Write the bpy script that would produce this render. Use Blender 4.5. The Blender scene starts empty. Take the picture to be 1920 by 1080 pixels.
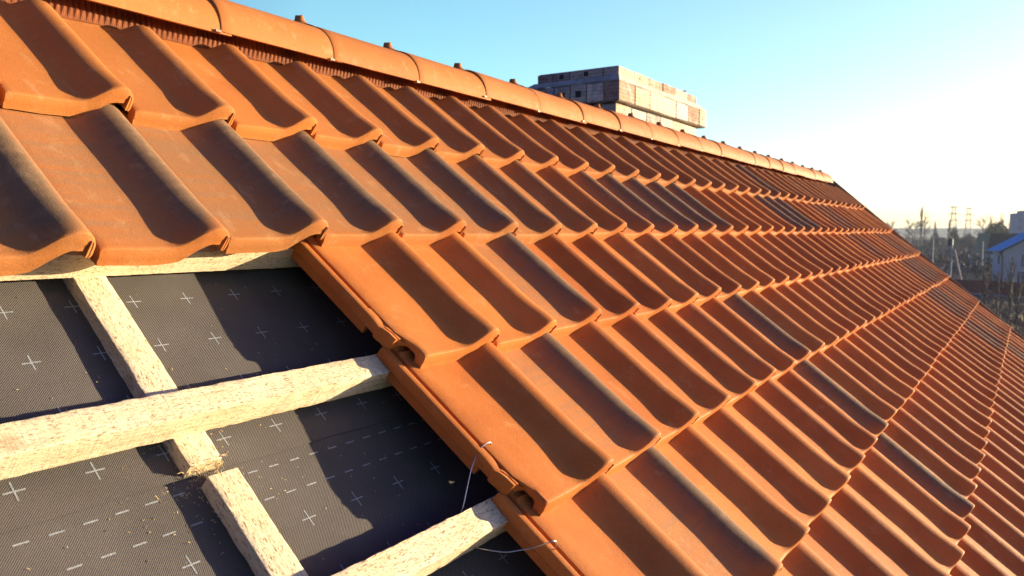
import bpy, math, random
from mathutils import Vector, Matrix, noise
random.seed(7)
R = math.radians
D = bpy.data
COL = bpy.context.scene.collection
scene = bpy.context.scene

# ------------------------------------------------------------ camera
PHI = R(41.51); CP, SP = math.cos(PHI), math.sin(PHI)
CW = Vector((-0.93191, -1.74342, -0.49401))
FOC = 1502.78
AX = (Vector((0.5429597, -0.8397588, 0.0)), Vector((-0.0583649, -0.0377355, -0.9975819)), Vector((0.8377281, 0.5416468, -0.0695013)))
cam = D.cameras.new('camera'); camo = D.objects.new('camera', cam); COL.objects.link(camo)
m = Matrix((AX[0], -AX[1], -AX[2])).transposed().to_4x4(); m.translation = CW
camo.matrix_world = m
cam.sensor_width = 36; cam.lens = FOC / 1920 * 36; cam.clip_start = 0.05; cam.clip_end = 9000
cam.dof.use_dof = True; cam.dof.focus_distance = 1.7; cam.dof.aperture_fstop = 7.1
scene.camera = camo

# ------------------------------------------------------------ light
SUN = Vector((1.70, -1.307, 0.185)).normalized()
EL = math.asin(SUN.z); ROT = math.atan2(SUN.x, SUN.y)
w = D.worlds.new('World'); scene.world = w; w.use_nodes = True
nt = w.node_tree; bg = nt.nodes['Background']
sky = nt.nodes.new('ShaderNodeTexSky'); sky.sky_type = 'NISHITA'; sky.sun_disc = False
sky.sun_elevation = EL + R(3); sky.sun_rotation = ROT
sky.air_density = 1.0; sky.dust_density = 0.7; sky.ozone_density = 1.3; sky.altitude = 200
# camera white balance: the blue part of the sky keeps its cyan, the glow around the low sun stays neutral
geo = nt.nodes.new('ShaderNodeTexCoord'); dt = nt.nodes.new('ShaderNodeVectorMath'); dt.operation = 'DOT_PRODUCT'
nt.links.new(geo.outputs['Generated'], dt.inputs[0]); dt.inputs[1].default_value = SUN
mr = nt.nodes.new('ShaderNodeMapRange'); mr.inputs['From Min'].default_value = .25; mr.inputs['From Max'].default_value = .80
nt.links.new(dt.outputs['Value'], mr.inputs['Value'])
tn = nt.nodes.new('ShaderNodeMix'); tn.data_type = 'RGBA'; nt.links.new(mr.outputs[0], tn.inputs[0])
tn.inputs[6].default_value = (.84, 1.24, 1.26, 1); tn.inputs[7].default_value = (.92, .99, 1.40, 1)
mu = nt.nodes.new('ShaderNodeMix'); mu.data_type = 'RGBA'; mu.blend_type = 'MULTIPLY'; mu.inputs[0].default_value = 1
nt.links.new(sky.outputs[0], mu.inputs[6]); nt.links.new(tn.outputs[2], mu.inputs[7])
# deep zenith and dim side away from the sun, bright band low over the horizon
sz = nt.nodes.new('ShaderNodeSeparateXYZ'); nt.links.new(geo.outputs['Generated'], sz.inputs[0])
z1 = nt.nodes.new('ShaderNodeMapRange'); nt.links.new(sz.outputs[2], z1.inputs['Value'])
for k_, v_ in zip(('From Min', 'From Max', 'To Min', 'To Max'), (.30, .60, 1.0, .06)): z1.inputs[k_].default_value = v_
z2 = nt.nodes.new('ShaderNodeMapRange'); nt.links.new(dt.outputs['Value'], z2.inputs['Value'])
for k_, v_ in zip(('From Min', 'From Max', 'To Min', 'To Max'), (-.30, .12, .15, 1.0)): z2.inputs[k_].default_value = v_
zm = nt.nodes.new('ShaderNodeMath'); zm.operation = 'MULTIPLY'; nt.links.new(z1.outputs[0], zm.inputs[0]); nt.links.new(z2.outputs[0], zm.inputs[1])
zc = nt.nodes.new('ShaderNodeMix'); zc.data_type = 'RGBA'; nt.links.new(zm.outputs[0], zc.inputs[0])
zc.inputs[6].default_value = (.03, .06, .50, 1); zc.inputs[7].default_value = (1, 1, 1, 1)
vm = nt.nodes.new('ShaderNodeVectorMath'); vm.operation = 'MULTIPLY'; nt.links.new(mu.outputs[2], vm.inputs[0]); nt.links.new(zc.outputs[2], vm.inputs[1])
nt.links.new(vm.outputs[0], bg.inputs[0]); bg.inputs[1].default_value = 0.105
sl = D.lights.new('sun', 'SUN'); sl.energy = 5.0; sl.angle = R(0.5); sl.color = (1.0, 0.87, 0.56)
so = D.objects.new('sun', sl); COL.objects.link(so)
so.rotation_euler = SUN.to_track_quat('Z', 'Y').to_euler()
vs = scene.view_settings
vs.view_transform = 'Standard'; vs.look = 'None'; vs.gamma = 1; vs.exposure = 1.5; vs.use_curve_mapping = False

# ------------------------------------------------------------ helpers
def L(u, v, n):            # roof coordinates: along ridge, down the slope, out of the roof
    return Vector((u, -CP*v - SP*n, -SP*v + CP*n))
def ray(px, py):
    d = AX[0]*((px-960)/FOC) + AX[1]*((py-540)/FOC) + AX[2]
    return d
def far(px, d, z):          # ground position seen at column px, at horizontal distance d
    r = ray(px, 435.3); h = Vector((r.x, r.y, 0)).normalized()
    p = CW + h*d; p.z = z; return p
def tag(o, label=None, cat=None, group=None, kind=None):
    if label: o['label'] = label
    if cat: o['category'] = cat
    if group: o['group'] = group
    if kind: o['kind'] = kind
    return o
def empty(name, loc=(0,0,0), rot=(0,0,0)):
    o = D.objects.new(name, None); COL.objects.link(o); o.location = loc; o.rotation_euler = rot
    o.empty_display_size = .1; return o
class MB:
    def __init__(s): s.v = []; s.f = []; s.m = []; s.c = []
    def vert(s, p): s.v.append(tuple(p)); return len(s.v)-1
    def face(s, idx, m=0, c=None): s.f.append(tuple(idx)); s.m.append(m); s.c.append(c)
    def quad(s, a, b, c, d, m=0, col=None):
        i = [s.vert(p) for p in (a, b, c, d)]; s.face(i, m, col)
    def box(s, x0, x1, y0, y1, z0, z1, m=0, col=None, T=None):
        P = [Vector((x, y, z)) for z in (z0, z1) for y in (y0, y1) for x in (x0, x1)]
        if T: P = [T(p) for p in P]
        b = [s.vert(p) for p in P]
        for q in ((0,2,3,1), (4,5,7,6), (0,1,5,4), (2,6,7,3), (0,4,6,2), (1,3,7,5)):
            s.face([b[i] for i in q], m, col)
    def grid(s, rows, m=0, flip=False, close=False):   # rows: list of lists of points
        ids = [[s.vert(p) for p in r] for r in rows]
        n = len(ids[0])
        for i in range(len(ids)-1):
            for j in range(n if close else n-1):
                k = (j+1) % n
                q = (ids[i][j], ids[i][k], ids[i+1][k], ids[i+1][j])
                s.face(q[::-1] if flip else q, m)
        return ids
    def tube(s, pts, rad, seg=6, m=0, cap=True):
        pts = [Vector(p) for p in pts]
        rad = rad if isinstance(rad, (list, tuple)) else [rad]*len(pts)
        rings = []; up = Vector((0.13, 0.2, 1)).normalized()
        for i, p in enumerate(pts):
            t = (pts[min(i+1, len(pts)-1)] - pts[max(i-1, 0)]).normalized()
            if abs(t.dot(up)) > .98: a = t.cross(Vector((1, 0, 0))).normalized()
            else: a = t.cross(up).normalized()
            b = t.cross(a)
            rings.append([p + (a*math.cos(k*2*math.pi/seg) + b*math.sin(k*2*math.pi/seg))*rad[i] for k in range(seg)])
        ids = s.grid(rings, m, close=True, flip=True)
        if cap:
            s.face(ids[0], m); s.face(ids[-1][::-1], m)
    def build(s, name, mats, parent=None, smooth=False, angle=35):
        me = D.meshes.new(name); me.from_pydata(s.v, [], s.f)
        mats = mats if isinstance(mats, (list, tuple)) else [mats]
        for mt in mats: me.materials.append(mt)
        if len(mats) > 1: me.polygons.foreach_set('material_index', s.m)
        if any(c is not None for c in s.c):
            a = me.color_attributes.new('tint', 'FLOAT_COLOR', 'CORNER'); k = 0
            for f, c in zip(s.f, s.c):
                c = c or (1, 1, 1, 1)
                for _ in f: a.data[k].color = c; k += 1
        me.update()
        if smooth:
            me.polygons.foreach_set('use_smooth', [True]*len(me.polygons))
            me.set_sharp_from_angle(angle=R(angle))
        o = D.objects.new(name, me); COL.objects.link(o)
        if parent: o.parent = parent
        return o

# ------------------------------------------------------------ materials
class MT:
    def __init__(s, name, rough=.7, spec=.5):
        s.m = D.materials.new(name); s.m.use_nodes = True; s.t = s.m.node_tree
        s.b = s.t.nodes['Principled BSDF']; s.b.inputs['Roughness'].default_value = rough
        s.b.inputs['Specular IOR Level'].default_value = spec
    def n(s, typ, **kw):
        nd = s.t.nodes.new(typ)
        for k, v in kw.items():
            if k in nd.inputs.keys() if isinstance(k, str) else False: nd.inputs[k].default_value = v
            else: setattr(nd, k, v)
        return nd
    def l(s, a, b): s.t.links.new(a, b)
    def coord(s, which='Object', scale=None):
        c = s.n('ShaderNodeTexCoord').outputs[which]
        if scale:
            mp = s.n('ShaderNodeMapping'); mp.inputs['Scale'].default_value = scale; s.l(c, mp.inputs[0]); return mp.outputs[0]
        return c
    def noise(s, vec, scale, detail=4, rough=.55):
        nd = s.n('ShaderNodeTexNoise'); nd.inputs['Scale'].default_value = scale
        nd.inputs['Detail'].default_value = detail; nd.inputs['Roughness'].default_value = rough
        s.l(vec, nd.inputs['Vector']); return nd.outputs['Fac']
    def ramp(s, fac, stops):
        r = s.n('ShaderNodeValToRGB'); e = r.color_ramp.elements
        while len(e) < len(stops): e.new(.5)
        for q, (p, c) in zip(e, stops): q.position = p; q.color = (*c, 1) if len(c) == 3 else c
        s.l(fac, r.inputs[0]); return r.outputs[0]
    def math(s, op, a, b=None, c=None, clamp=False):
        nd = s.n('ShaderNodeMath'); nd.operation = op; nd.use_clamp = clamp
        for i, x in enumerate((a, b, c)):
            if x is None: continue
            if hasattr(x, 'is_output'): s.l(x, nd.inputs[i])
            else: nd.inputs[i].default_value = x
        return nd.outputs[0]
    def mix(s, fac, a, b, mode='MIX'):
        nd = s.n('ShaderNodeMix'); nd.data_type = 'RGBA'; nd.blend_type = mode
        for i, x in ((0, fac), (6, a), (7, b)):
            if hasattr(x, 'is_output'): s.l(x, nd.inputs[i])
            else: nd.inputs[i].default_value = x if i == 0 else (*x, 1)
        return nd.outputs[2]
    def bump(s, h, strength=.3, dist=.002, prev=None):
        nd = s.n('ShaderNodeBump'); nd.inputs['Strength'].default_value = strength; nd.inputs['Distance'].default_value = dist
        s.l(h, nd.inputs['Height'])
        if prev: s.l(prev, nd.inputs['Normal'])
        return nd.outputs[0]
    def out(s, col=None, nrm=None, rough=None):
        if col is not None:
            if hasattr(col, 'is_output'): s.l(col, s.b.inputs['Base Color'])
            else: s.b.inputs['Base Color'].default_value = (*col, 1)
        if nrm: s.l(nrm, s.b.inputs['Normal'])
        if rough: s.l(rough, s.b.inputs['Roughness'])
        return s.m
def plain(name, col, rough=.7, var=.25, scale=6, spec=.4):
    m = MT(name, rough, spec); c = m.coord('Object')
    f = m.noise(c, scale, 5)
    lo = tuple(x*(1-var) for x in col); hi = tuple(min(1, x*(1+var)) for x in col)
    return m.out(m.ramp(f, [(.3, lo), (.7, hi)]), m.bump(f, .2, .01))

def clay_mat():
    m = MT('fired_clay', .74, .12)
    oi = m.n('ShaderNodeObjectInfo')
    oc = m.coord('Object')
    off = m.n('ShaderNodeVectorMath'); off.operation = 'ADD'
    cb = m.n('ShaderNodeCombineXYZ'); r100 = m.math('MULTIPLY', oi.outputs['Random'], 57.0)
    m.l(r100, cb.inputs[0]); m.l(r100, cb.inputs[1]); m.l(r100, cb.inputs[2])
    m.l(oc, off.inputs[0]); m.l(cb.outputs[0], off.inputs[1]); v = off.outputs[0]
    n1 = m.noise(v, 7, 4); n2 = m.noise(v, 60, 5, .65); n3 = m.noise(v, 900, 2, .6)
    base = m.ramp(n1, [(.25, (.46, .132, .031)), (.5, (.555, .172, .040)), (.78, (.62, .212, .055))])
    hue = m.ramp(oi.outputs['Random'], [(0, (.80, .70, .66)), (.35, (1.0, .97, .93)), (.7, (1.08, 1.04, .96)), (1, (.92, .84, .80))])
    base = m.mix(1.0, base, hue, 'MULTIPLY')
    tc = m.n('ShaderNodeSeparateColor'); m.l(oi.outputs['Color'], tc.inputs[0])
    base = m.mix(tc.outputs[1], base, (.37, .138, .042))      # browner tone, mixed in by object colour g
    # faint bands left by the wire across the clay
    sp = m.n('ShaderNodeSeparateXYZ'); m.l(oc, sp.inputs[0])
    mp = m.n('ShaderNodeMapping'); mp.inputs['Scale'].default_value = (3, 38, 3); m.l(v, mp.inputs[0])
    band = m.noise(mp.outputs[0], 1.6, 4, .6)
    # smoke bloom: object colour r = how strong; sits on the roll and its flank
    sc = m.n('ShaderNodeSeparateColor'); m.l(oi.outputs['Color'], sc.inputs[0])
    smoke = sc.outputs[0]
    x = m.math('ABSOLUTE', m.math('SUBTRACT', sp.outputs[0], .196))
    roll = m.math('SUBTRACT', 1.0, m.math('DIVIDE', x, .047), clamp=True)
    ev = m.math('DIVIDE', m.math('ADD', m.math('SUBTRACT', sp.outputs[1], .022), m.math('MULTIPLY', n1, .07)), .075, clamp=True)   # the nose itself stays clean
    roll = m.math('MULTIPLY', roll, ev)
    blot = m.math('ADD', m.math('MULTIPLY', n1, 1.1), m.math('MULTIPLY', band, .7))
    grit = m.noise(v, 170, 4, .75); patch = m.noise(v, 24, 5, .7)
    s1 = m.math('MULTIPLY', m.math('MULTIPLY', roll, blot), m.math('MULTIPLY', smoke, 1.7))
    s1 = m.math('MULTIPLY', s1, m.math('ADD', .1, m.math('ADD', m.math('MULTIPLY', grit, .9), m.math('MULTIPLY', patch, .95))), clamp=True)
    s1 = m.ramp(s1, [(.08, (0, 0, 0)), (.95, (1, 1, 1))])
    base = m.mix(m.math('MULTIPLY', s1, .88), base, (.105, .080, .055))
    s2 = m.math('MULTIPLY', m.math('MULTIPLY', smoke, ev), m.ramp(band, [(.30, (.25,)*3), (.7, (.85,)*3)]))
    base = m.mix(s2, base, (.28, .150, .078))
    # dust scuffs + pits
    sc2 = m.ramp(m.noise(v, 16, 6, .72), [(.58, (0, 0, 0)), (.78, (.42, .42, .42))])
    base = m.mix(sc2, base, (.64, .37, .18))
    ms = m.n('ShaderNodeMapping'); ms.inputs['Scale'].default_value = (26, 9, 20); ms.inputs['Rotation'].default_value = (0, 0, .5); m.l(v, ms.inputs[0])
    chalk = m.ramp(m.noise(ms.outputs[0], 1.0, 7, .72), [(.56, (0,)*3), (.74, (.75,)*3)])
    base = m.mix(m.math('MULTIPLY', chalk, m.math('ADD', m.math('MULTIPLY', tc.outputs[1], .75), .06)), base, (.58, .37, .20))
    pit = m.ramp(m.noise(v, 210, 2, .5), [(.72, (0, 0, 0)), (.76, (.7, .7, .7))])
    base = m.mix(m.math('MULTIPLY', pit, .5), base, (.16, .07, .035))
    fine = m.ramp(m.noise(v, 380, 3, .7), [(.3, (.84, .84, .84)), (.7, (1.12, 1.12, 1.12))])
    base = m.mix(1.0, base, fine, 'MULTIPLY')
    b = m.bump(m.noise(v, 420, 3, .7), .55, .0012); b = m.bump(n2, .35, .0016, b); b = m.bump(band, .12, .002, b)
    return m.out(base, b, m.ramp(n2, [(.3, (.55,)*3), (.7, (.75,)*3)]))
CLAY = clay_mat()

def wood_mat(name='raw_pine', along=0):
    m = MT(name, .8, .25); oc = m.coord('Object')
    s = [42, 42, 42]; s[along] = 1.3
    mp = m.n('ShaderNodeMapping'); mp.inputs['Scale'].default_value = s; m.l(oc, mp.inputs[0])
    g = m.noise(mp.outputs[0], 3, 6, .65)
    s = [6, 6, 6]; s[along] = 160                                   # saw marks run across the grain
    mp2 = m.n('ShaderNodeMapping'); mp2.inputs['Scale'].default_value = s
    mp2.inputs['Rotation'].default_value = (.15, .3, .2); m.l(oc, mp2.inputs[0])
    saw = m.noise(mp2.outputs[0], 1.4, 3, .7)
    big = m.noise(oc, 9, 3)
    c = m.ramp(g, [(.25, (.56, .395, .24)), (.5, (.74, .57, .38)), (.75, (.82, .68, .49))])
    c = m.mix(m.ramp(big, [(.40, (.0,)*3), (.75, (.40,)*3)]), c, (.64, .46, .22))
    sp = [70, 70, 70]; sp[along] = 14
    mp3 = m.n('ShaderNodeMapping'); mp3.inputs['Scale'].default_value = sp; m.l(oc, mp3.inputs[0])
    fl = m.noise(mp3.outputs[0], 6.5, 5, .75)
    flk = m.ramp(fl, [(.55, (0,)*3), (.61, (1,)*3)])
    c = m.mix(flk, c, (.20, .10, .04))
    vo = m.n('ShaderNodeTexVoronoi'); vo.inputs['Scale'].default_value = 7; m.l(oc, vo.inputs['Vector'])
    kn = m.ramp(vo.outputs['Distance'], [(.05, (.8,)*3), (.13, (0,)*3)])
    c = m.mix(m.math('MULTIPLY', kn, .55), c, (.33, .17, .07))
    b = m.bump(fl, .55, .003); b = m.bump(saw, .55, .0018, b); b = m.bump(g, .3, .001, b)
    return m.out(c, b)
WOOD = wood_mat(); WOODV = wood_mat('raw_pine_lath', 1)

def membrane_mat():
    m = MT('woven_underlay', .85, .12); oc = m.coord('Object')
    sx = []
    for rot in (.78, -.78):
        mp = m.n('ShaderNodeMapping'); mp.inputs['Rotation'].default_value = (0, 0, rot); m.l(oc, mp.inputs[0])
        wv = m.n('ShaderNodeTexWave'); wv.inputs['Scale'].default_value = 125; wv.inputs['Distortion'].default_value = .3
        m.l(mp.outputs[0], wv.inputs[0]); sx.append(wv.outputs['Fac'])
    weave = m.math('MULTIPLY', sx[0], m.math('ADD', m.math('MULTIPLY', sx[1], .5), .5))
    n = m.noise(oc, 6, 5); fz = m.noise(oc, 420, 3, .7)
    c = m.ramp(weave, [(.1, (.066, .056, .054)), (.9, (.160, .130, .115))])
    c = m.mix(1.0, c, m.ramp(n, [(.3, (.82,)*3), (.7, (1.12,)*3)]), 'MULTIPLY')
    lint = m.ramp(m.noise(oc, 260, 4, .8), [(.67, (0,)*3), (.73, (.55,)*3)])
    c = m.mix(lint, c, (.34, .27, .19))
    b = m.bump(weave, .6, .0012); b = m.bump(fz, .3, .0008, b); b = m.bump(n, .2, .01, b)
    return m.out(c, b)
MEMB = membrane_mat()
def mark_mat():
    m = MT('white_print', .7, .3); oc = m.coord('Object'); f = m.noise(oc, 500, 2, .6)
    return m.out(m.ramp(f, [(.3, (.14, .14, .155)), (.65, (.34, .34, .36))]))
MARK = mark_mat()
WIRE = plain('galvanised_wire', (.55, .55, .56), .35, .1); WIRE.node_tree.nodes['Principled BSDF'].inputs['Metallic'].default_value = .9
VENT = plain('red_ridge_vent', (.17, .044, .012), .9, .3, 40)
FLASH = plain('verge_metal', (.16, .115, .085), .5, .2, 3)

# ------------------------------------------------------------ roof tiles
W = .24; EXPO = .357; TILT = .087; LEN = .427
VR = {1: .352, 2: .7225, 3: 1.0717, 4: 1.4275, 5: 1.7836, 6: 2.145, 7: 2.502}
PROF = [(-.005, -.036), (-.0035, -.0300), (.003, -.0280), (.030, -.0280), (.080, -.0282), (.112, -.0282), (.127, -.0277), (.139, -.0262),
        (.149, -.0228), (.158, -.0175), (.167, -.0108), (.176, -.0034), (.185, .0034), (.194, .0082), (.203, .0108), (.212, .0116),
        (.2205, .0104), (.2285, .0063), (.2350, -.0002), (.2390, -.0080), (.2403, -.0228), (.2385, -.0285)]
def edge_x(s): return .018*(1-sm(.044, .060, s))
def sm(a, b, x):
    t = max(0, min(1, (x-a)/(b-a))); return t*t*(3-2*t)
def tile_mesh(seed, RE=.385):
    rnd = random.Random(seed)
    b = MB()
    st = [.427, .420, .4165, .412, .404, .4, .396, .391, .386, .381, .376, .371, .366, .355, .33, .28, .22, .16, .11, .075, .05, .034, .022, .014, .009, .005, .0022, .0006, 0]
    base = -.0285
    def xx_(x, s): return x + edge_x(s)*(1-(x+.005)/.036)
    def top(x, n, s):
        h = n
        if n > base:   # roll lowers to the flat lock zone at the head
            k = sm(RE+.018, RE-.004, s) if s > .355 else 1
            k = .10 + .90*k
            k *= 1 + .15*(1-sm(0, .10, s))
            # crest leans down softly towards the nose
            h = base + (n-base)*k
        rib = .006*(1-min(1, abs(s-.400)/.006)) + .005*(1-min(1, abs(s-.418)/.006))
        if s > .39 and n <= -.015: h += max(0, rib)
        if s < .0055: h -= .0038*(1 - math.sqrt(max(0, 1-((.0055-s)/.0055)**2)))
        h += .0006*noise.noise(Vector((x*30, s*20, seed*3.1)))
        return h - TILT*s
    rows_t = []; rows_b = []
    for s in st:
        rt = []; rb = []
        for i, (x, n) in enumerate(PROF):
            xx = x + (edge_x(s)*(1-(x+.005)/.036) if x < .031 else 0)
            if s > .40 and x > .13: xx = x - (x-.13)*.04
            t = top(x, n, s); rt.append((xx, s, t))
            # underside: offset inwards along the profile normal
            a = PROF[max(0, i-1)]; c = PROF[min(len(PROF)-1, i+1)]
            dx, dn = c[0]-a[0], c[1]-a[1]; q = math.hypot(dx, dn); nx, nn = -dn/q, dx/q
            th = .015 + .0165*(1-sm(.012, .019, s))
            ux = x - nx*min(th, .016); un = n - nn*th
            if x < .031: ux += edge_x(s)*(1-(x+.005)/.036)
            if x < .001: ux = xx_(x, s) + .002; un = -.028 - th
            if x < .12: un = min(un, -.028-th)
            elif x < .15: un = min(un, n - th)

            if x > .2395: ux = x-.0045 if x > .24 else ux
            ux = min(ux, .2375); 
            if i >= len(PROF)-4: ux = .2375 - .010; un = n - (.0 if i == len(PROF)-1 else .0)
            wob = .0010*noise.noise(Vector((x*90, 3.3, seed*7.7))) if s < .03 else 0
            k = 1
            if n > base and s > .355: k = .10 + .90*sm(RE+.018, RE-.004, s)
            if n > base and s < .10: un += (n-base)*.15*(1-sm(0, .10, s))
            un2 = un if k == 1 else (-.028-th) + (un-(-.028-th))*k
            rb.append((ux, s + wob - .0045*sm(.02, 0, s), un2 - TILT*s + wob - (.0 if s > .02 else .0)))
        rows_t.append(rt); rows_b.append(rb)
    # front face bulge rows (moulded edge line)
    it = b.grid(rows_t, 0, flip=False)
    ib = b.grid(rows_b, 0, flip=True)
    n = len(PROF)
    fr = [[], []]
    for j in range(n):
        a = Vector(rows_t[-1][j]); c = Vector(rows_b[-1][j])
        for q, (t, o) in enumerate(((.45, -.0012), (.62, .0002))):
            p = a.lerp(c, t); p.y += o + .0007*noise.noise(Vector((p.x*120, q, seed))); fr[q].append(b.vert(p))
    seq = [it[-1], fr[0], fr[1], ib[-1]]
    for k in range(3):
        for j in range(n-1): b.face((seq[k][j], seq[k][j+1], seq[k+1][j+1], seq[k+1][j]))
    for j in range(n-1): b.face((it[0][j+1], it[0][j], ib[0][j], ib[0][j+1]))
    for i in range(len(st)-1):
        b.face((it[i][0], it[i+1][0], ib[i+1][0], ib[i][0]))
        b.face((it[i+1][-1], it[i][-1], ib[i][-1], ib[i+1][-1]))
    for col in (0, -1):
        q = [it[-1][col], fr[0][col], fr[1][col], ib[-1][col]]
        b.face(q if col == 0 else q[::-1])
    # side lock on the left: outer wall, lip, groove, inner rib
    sec = [(-.021, -.076), (-.0225, -.058), (-.0265, -.054), (-.0280, -.037), (-.0265, -.0312), (-.0240, -.0300), (-.0140, -.0300), (-.0128, -.0315), (-.0122, -.0430), (-.0072, -.0430), (-.0066, -.036), (-.0040, -.037), (-.0040, -.057), (-.011, -.060), (-.013, -.076)]
    def secs(s, kb=1.0):
        o = []
        for (x, z) in sec:
            zz = z
            if s < .160 and z == -.0430: zz = z + .0115*sm(.160, .150, s)
            if s < .126 and z <= -.057: zz = -.0575 - (.001 if x > -.012 else 0)
            if s < .120 and z > -.045: zz -= .003*sm(.120, .100, s)
            o.append((x + .0015*math.sin(s*40)*0, s, zz - TILT*s))
        return o
    sl = [.427, .40, .33, .25, .18, .162, .157, .152, .148, .1265, .1258, .11, .104, .096, .092]
    ids = b.grid([secs(s) for s in sl], 0, close=True, flip=True)
    b.face(ids[0][::-1])
    # ribbed lug at the lower end
    def lugs(s, x0, x1, zt, zb): return [(x0, s, zb-TILT*s), (x0, s, zt-.002-TILT*s), (x0+.002, s, zt-TILT*s),
            (x0+.0075, s, zt-TILT*s), (x0+.0085, s, zt-.008-TILT*s), (x0+.0105, s, zt-.008-TILT*s), (x0+.0115, s, zt-TILT*s),
            (x0+.017, s, zt-TILT*s), (x0+.018, s, zt-.009-TILT*s), (x0+.0205, s, zt-.009-TILT*s), (x0+.0215, s, zt-TILT*s),
            (x1-.002, s, zt-TILT*s), (x1, s, zt-.002-TILT*s), (x1, s, zb-TILT*s)]
    lg = [lugs(.100, -.0275, .000, -.0345, -.058), lugs(.094, -.0265, .001, -.0318, -.060), lugs(.080, -.0200, .0055, -.0320, -.062), lugs(.068, -.0190, .0075, -.0325, -.0640), lugs(.059, -.0165, .0085, -.0335, -.0635)]
    ids2 = b.grid(lg, 0, close=True, flip=True); b.face(ids2[-1]); b.face(ids2[0][::-1])
    b.face(ids[-1])
    # down-turned wall along the pan edge near the front
    b.grid([[(edge_x(s)-.0048, s, -.036-TILT*s), (edge_x(s)-.0046, s, z-TILT*s), (edge_x(s)+.001, s, z-TILT*s), (edge_x(s)+.001, s, -.036-TILT*s)] for s, z in
            ((.066, -.058), (.060, -.057), (.053, -.047), (.046, -.0435), (.024, -.0430), (.019, -.046), (.014, -.0590), (.008, -.0595))], 0)
    # hanging nibs under the head
    for x0 in (.04, .16): b.box(x0, x0+.03, .408, .420, -.105, -.060)
    o = b.build('roof_tile', CLAY, None, True, 33)
    me = o.data; D.objects.remove(o)
    return me
TM = [tile_mesh(k) for k in range(5)]; TM1 = [tile_mesh(k+9, .366) for k in range(3)]

ORD = ['zeroth', 'first', 'second', 'third', 'fourth', 'fifth', 'sixth', 'seventh', 'eighth', 'ninth', 'tenth', 'eleventh', 'twelfth', 'thirteenth',
       'fourteenth', 'fifteenth', 'sixteenth', 'seventeenth', 'eighteenth', 'nineteenth', 'twentieth']
COURSE = {1: 'top course under the ridge', 2: 'second course below the ridge', 3: 'third course below the ridge', 4: 'fourth course below the ridge',
          5: 'fifth course below the ridge', 6: 'sixth course below the ridge', 7: 'lowest course in view'}
COURSE = {1: 'top course under the ridge', 2: 'second course below ridge', 3: 'third course below ridge', 4: 'fourth course below ridge', 5: 'fifth course below ridge', 6: 'sixth course below ridge', 7: 'lowest course in view'}
SMOKE = {(2, -1): .95, (2, 0): 1, (2, 1): 1, (2, 2): .95, (2, 3): .9, (2, 4): .85, (2, 5): .3, (2, 6): .25, (2, 9): 1, (2, 8): .5, (2, 10): 1, (2, 11): 1, (2, 12): .95,
         (2, 18): 1, (2, 19): 1, (2, 20): 1, (2, 24): .5, (2, 25): .6, (2, 26): .6, (3, 4): .85, (3, 24): .45, (3, 25): .6, (3, 30): .6, (3, 31): .7, (3, 33): .6, (1, 20): .8,
         (4, 3): .85, (4, 9): 1, (4, 28): .7, (4, 29): .7, (4, 30): .8, (4, 31): .75, (4, 32): .8, (5, 3): .8, (5, 9): 1, (5, 26): .8, (5, 27): .9, (5, 28): .9, (5, 29): .8, (5, 31): .8,
         (6, 9): 1, (6, 26): .8, (6, 27): .9, (6, 28): .9, (6, 30): .8, (6, 31): .8, (7, 29): .8, (7, 30): .8}
ROWS = {1: range(-1, 35), 2: range(-1, 35), 3: range(2, 35), 4: range(2, 35), 5: range(2, 35), 6: range(4, 35), 7: range(5, 35)}
NAMED = {(2, 1): 'smoky brown clay tile directly above the top left corner of the first cut edge tile',
         (3, 2): 'plain orange tile with bare side lock, topmost of the three at the opening edge',
         (4, 2): 'plain orange tile with bare side lock and upper wire hook beside the opening',
         (5, 2): 'orange tile at the opening edge holding the lower wire hook, cut by the frame'}
rt = random.Random(3)
first = True
for r, cols in ROWS.items():
    cl = list(cols)
    for i, c in enumerate(cl):
        s = SMOKE.get((r, c), 0)
        if c > 22: s *= .62
        o = D.objects.new('roof_tile', TM1[rt.randrange(3)] if r == 1 else TM[rt.randrange(5)]); COL.objects.link(o)
        du, dv, dn = rt.gauss(0, .0014), rt.gauss(0, .0024), rt.gauss(0, .0011)
        if r == 2 and c == -1: dv += .045; du -= .02
        if r == 2 and c == 0: dv += .030; du -= .014
        if r == 2 and c == 1: dv += .012; du -= .004
        o.location = L((c-1)*W + du, VR[r] + dv, dn)
        if r == 2 and c < 2: o.scale.y = 1 + (dv-.002)/.40
        o.rotation_euler = (PHI, 0, 0)
        o.rotation_euler.rotate_axis('Z', rt.gauss(0, .0045))
        o.rotation_euler.rotate_axis('Y', rt.gauss(0, .006))
        s0 = s if s else max(0, rt.gauss(.03, .05))
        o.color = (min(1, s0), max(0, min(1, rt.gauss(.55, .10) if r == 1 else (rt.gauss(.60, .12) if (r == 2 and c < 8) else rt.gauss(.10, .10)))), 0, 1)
        look = 'smoke-darkened brown' if s >= .5 else ('partly smoky orange' if s >= .25 else 'orange')
        k = i+1; kk = len(cl)-i
        if (r, c) in NAMED: lab = NAMED[(r, c)]
        elif k <= kk: lab = f'{look} tile, {ORD[k]} from the left in the {COURSE[r]}'
        else: lab = f'{look} tile, {ORD[kk]} from the right end of the {COURSE[r]}'
        tag(o, lab, 'roof tile', 'clay roof tiles laid in courses', 'thing')

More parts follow.
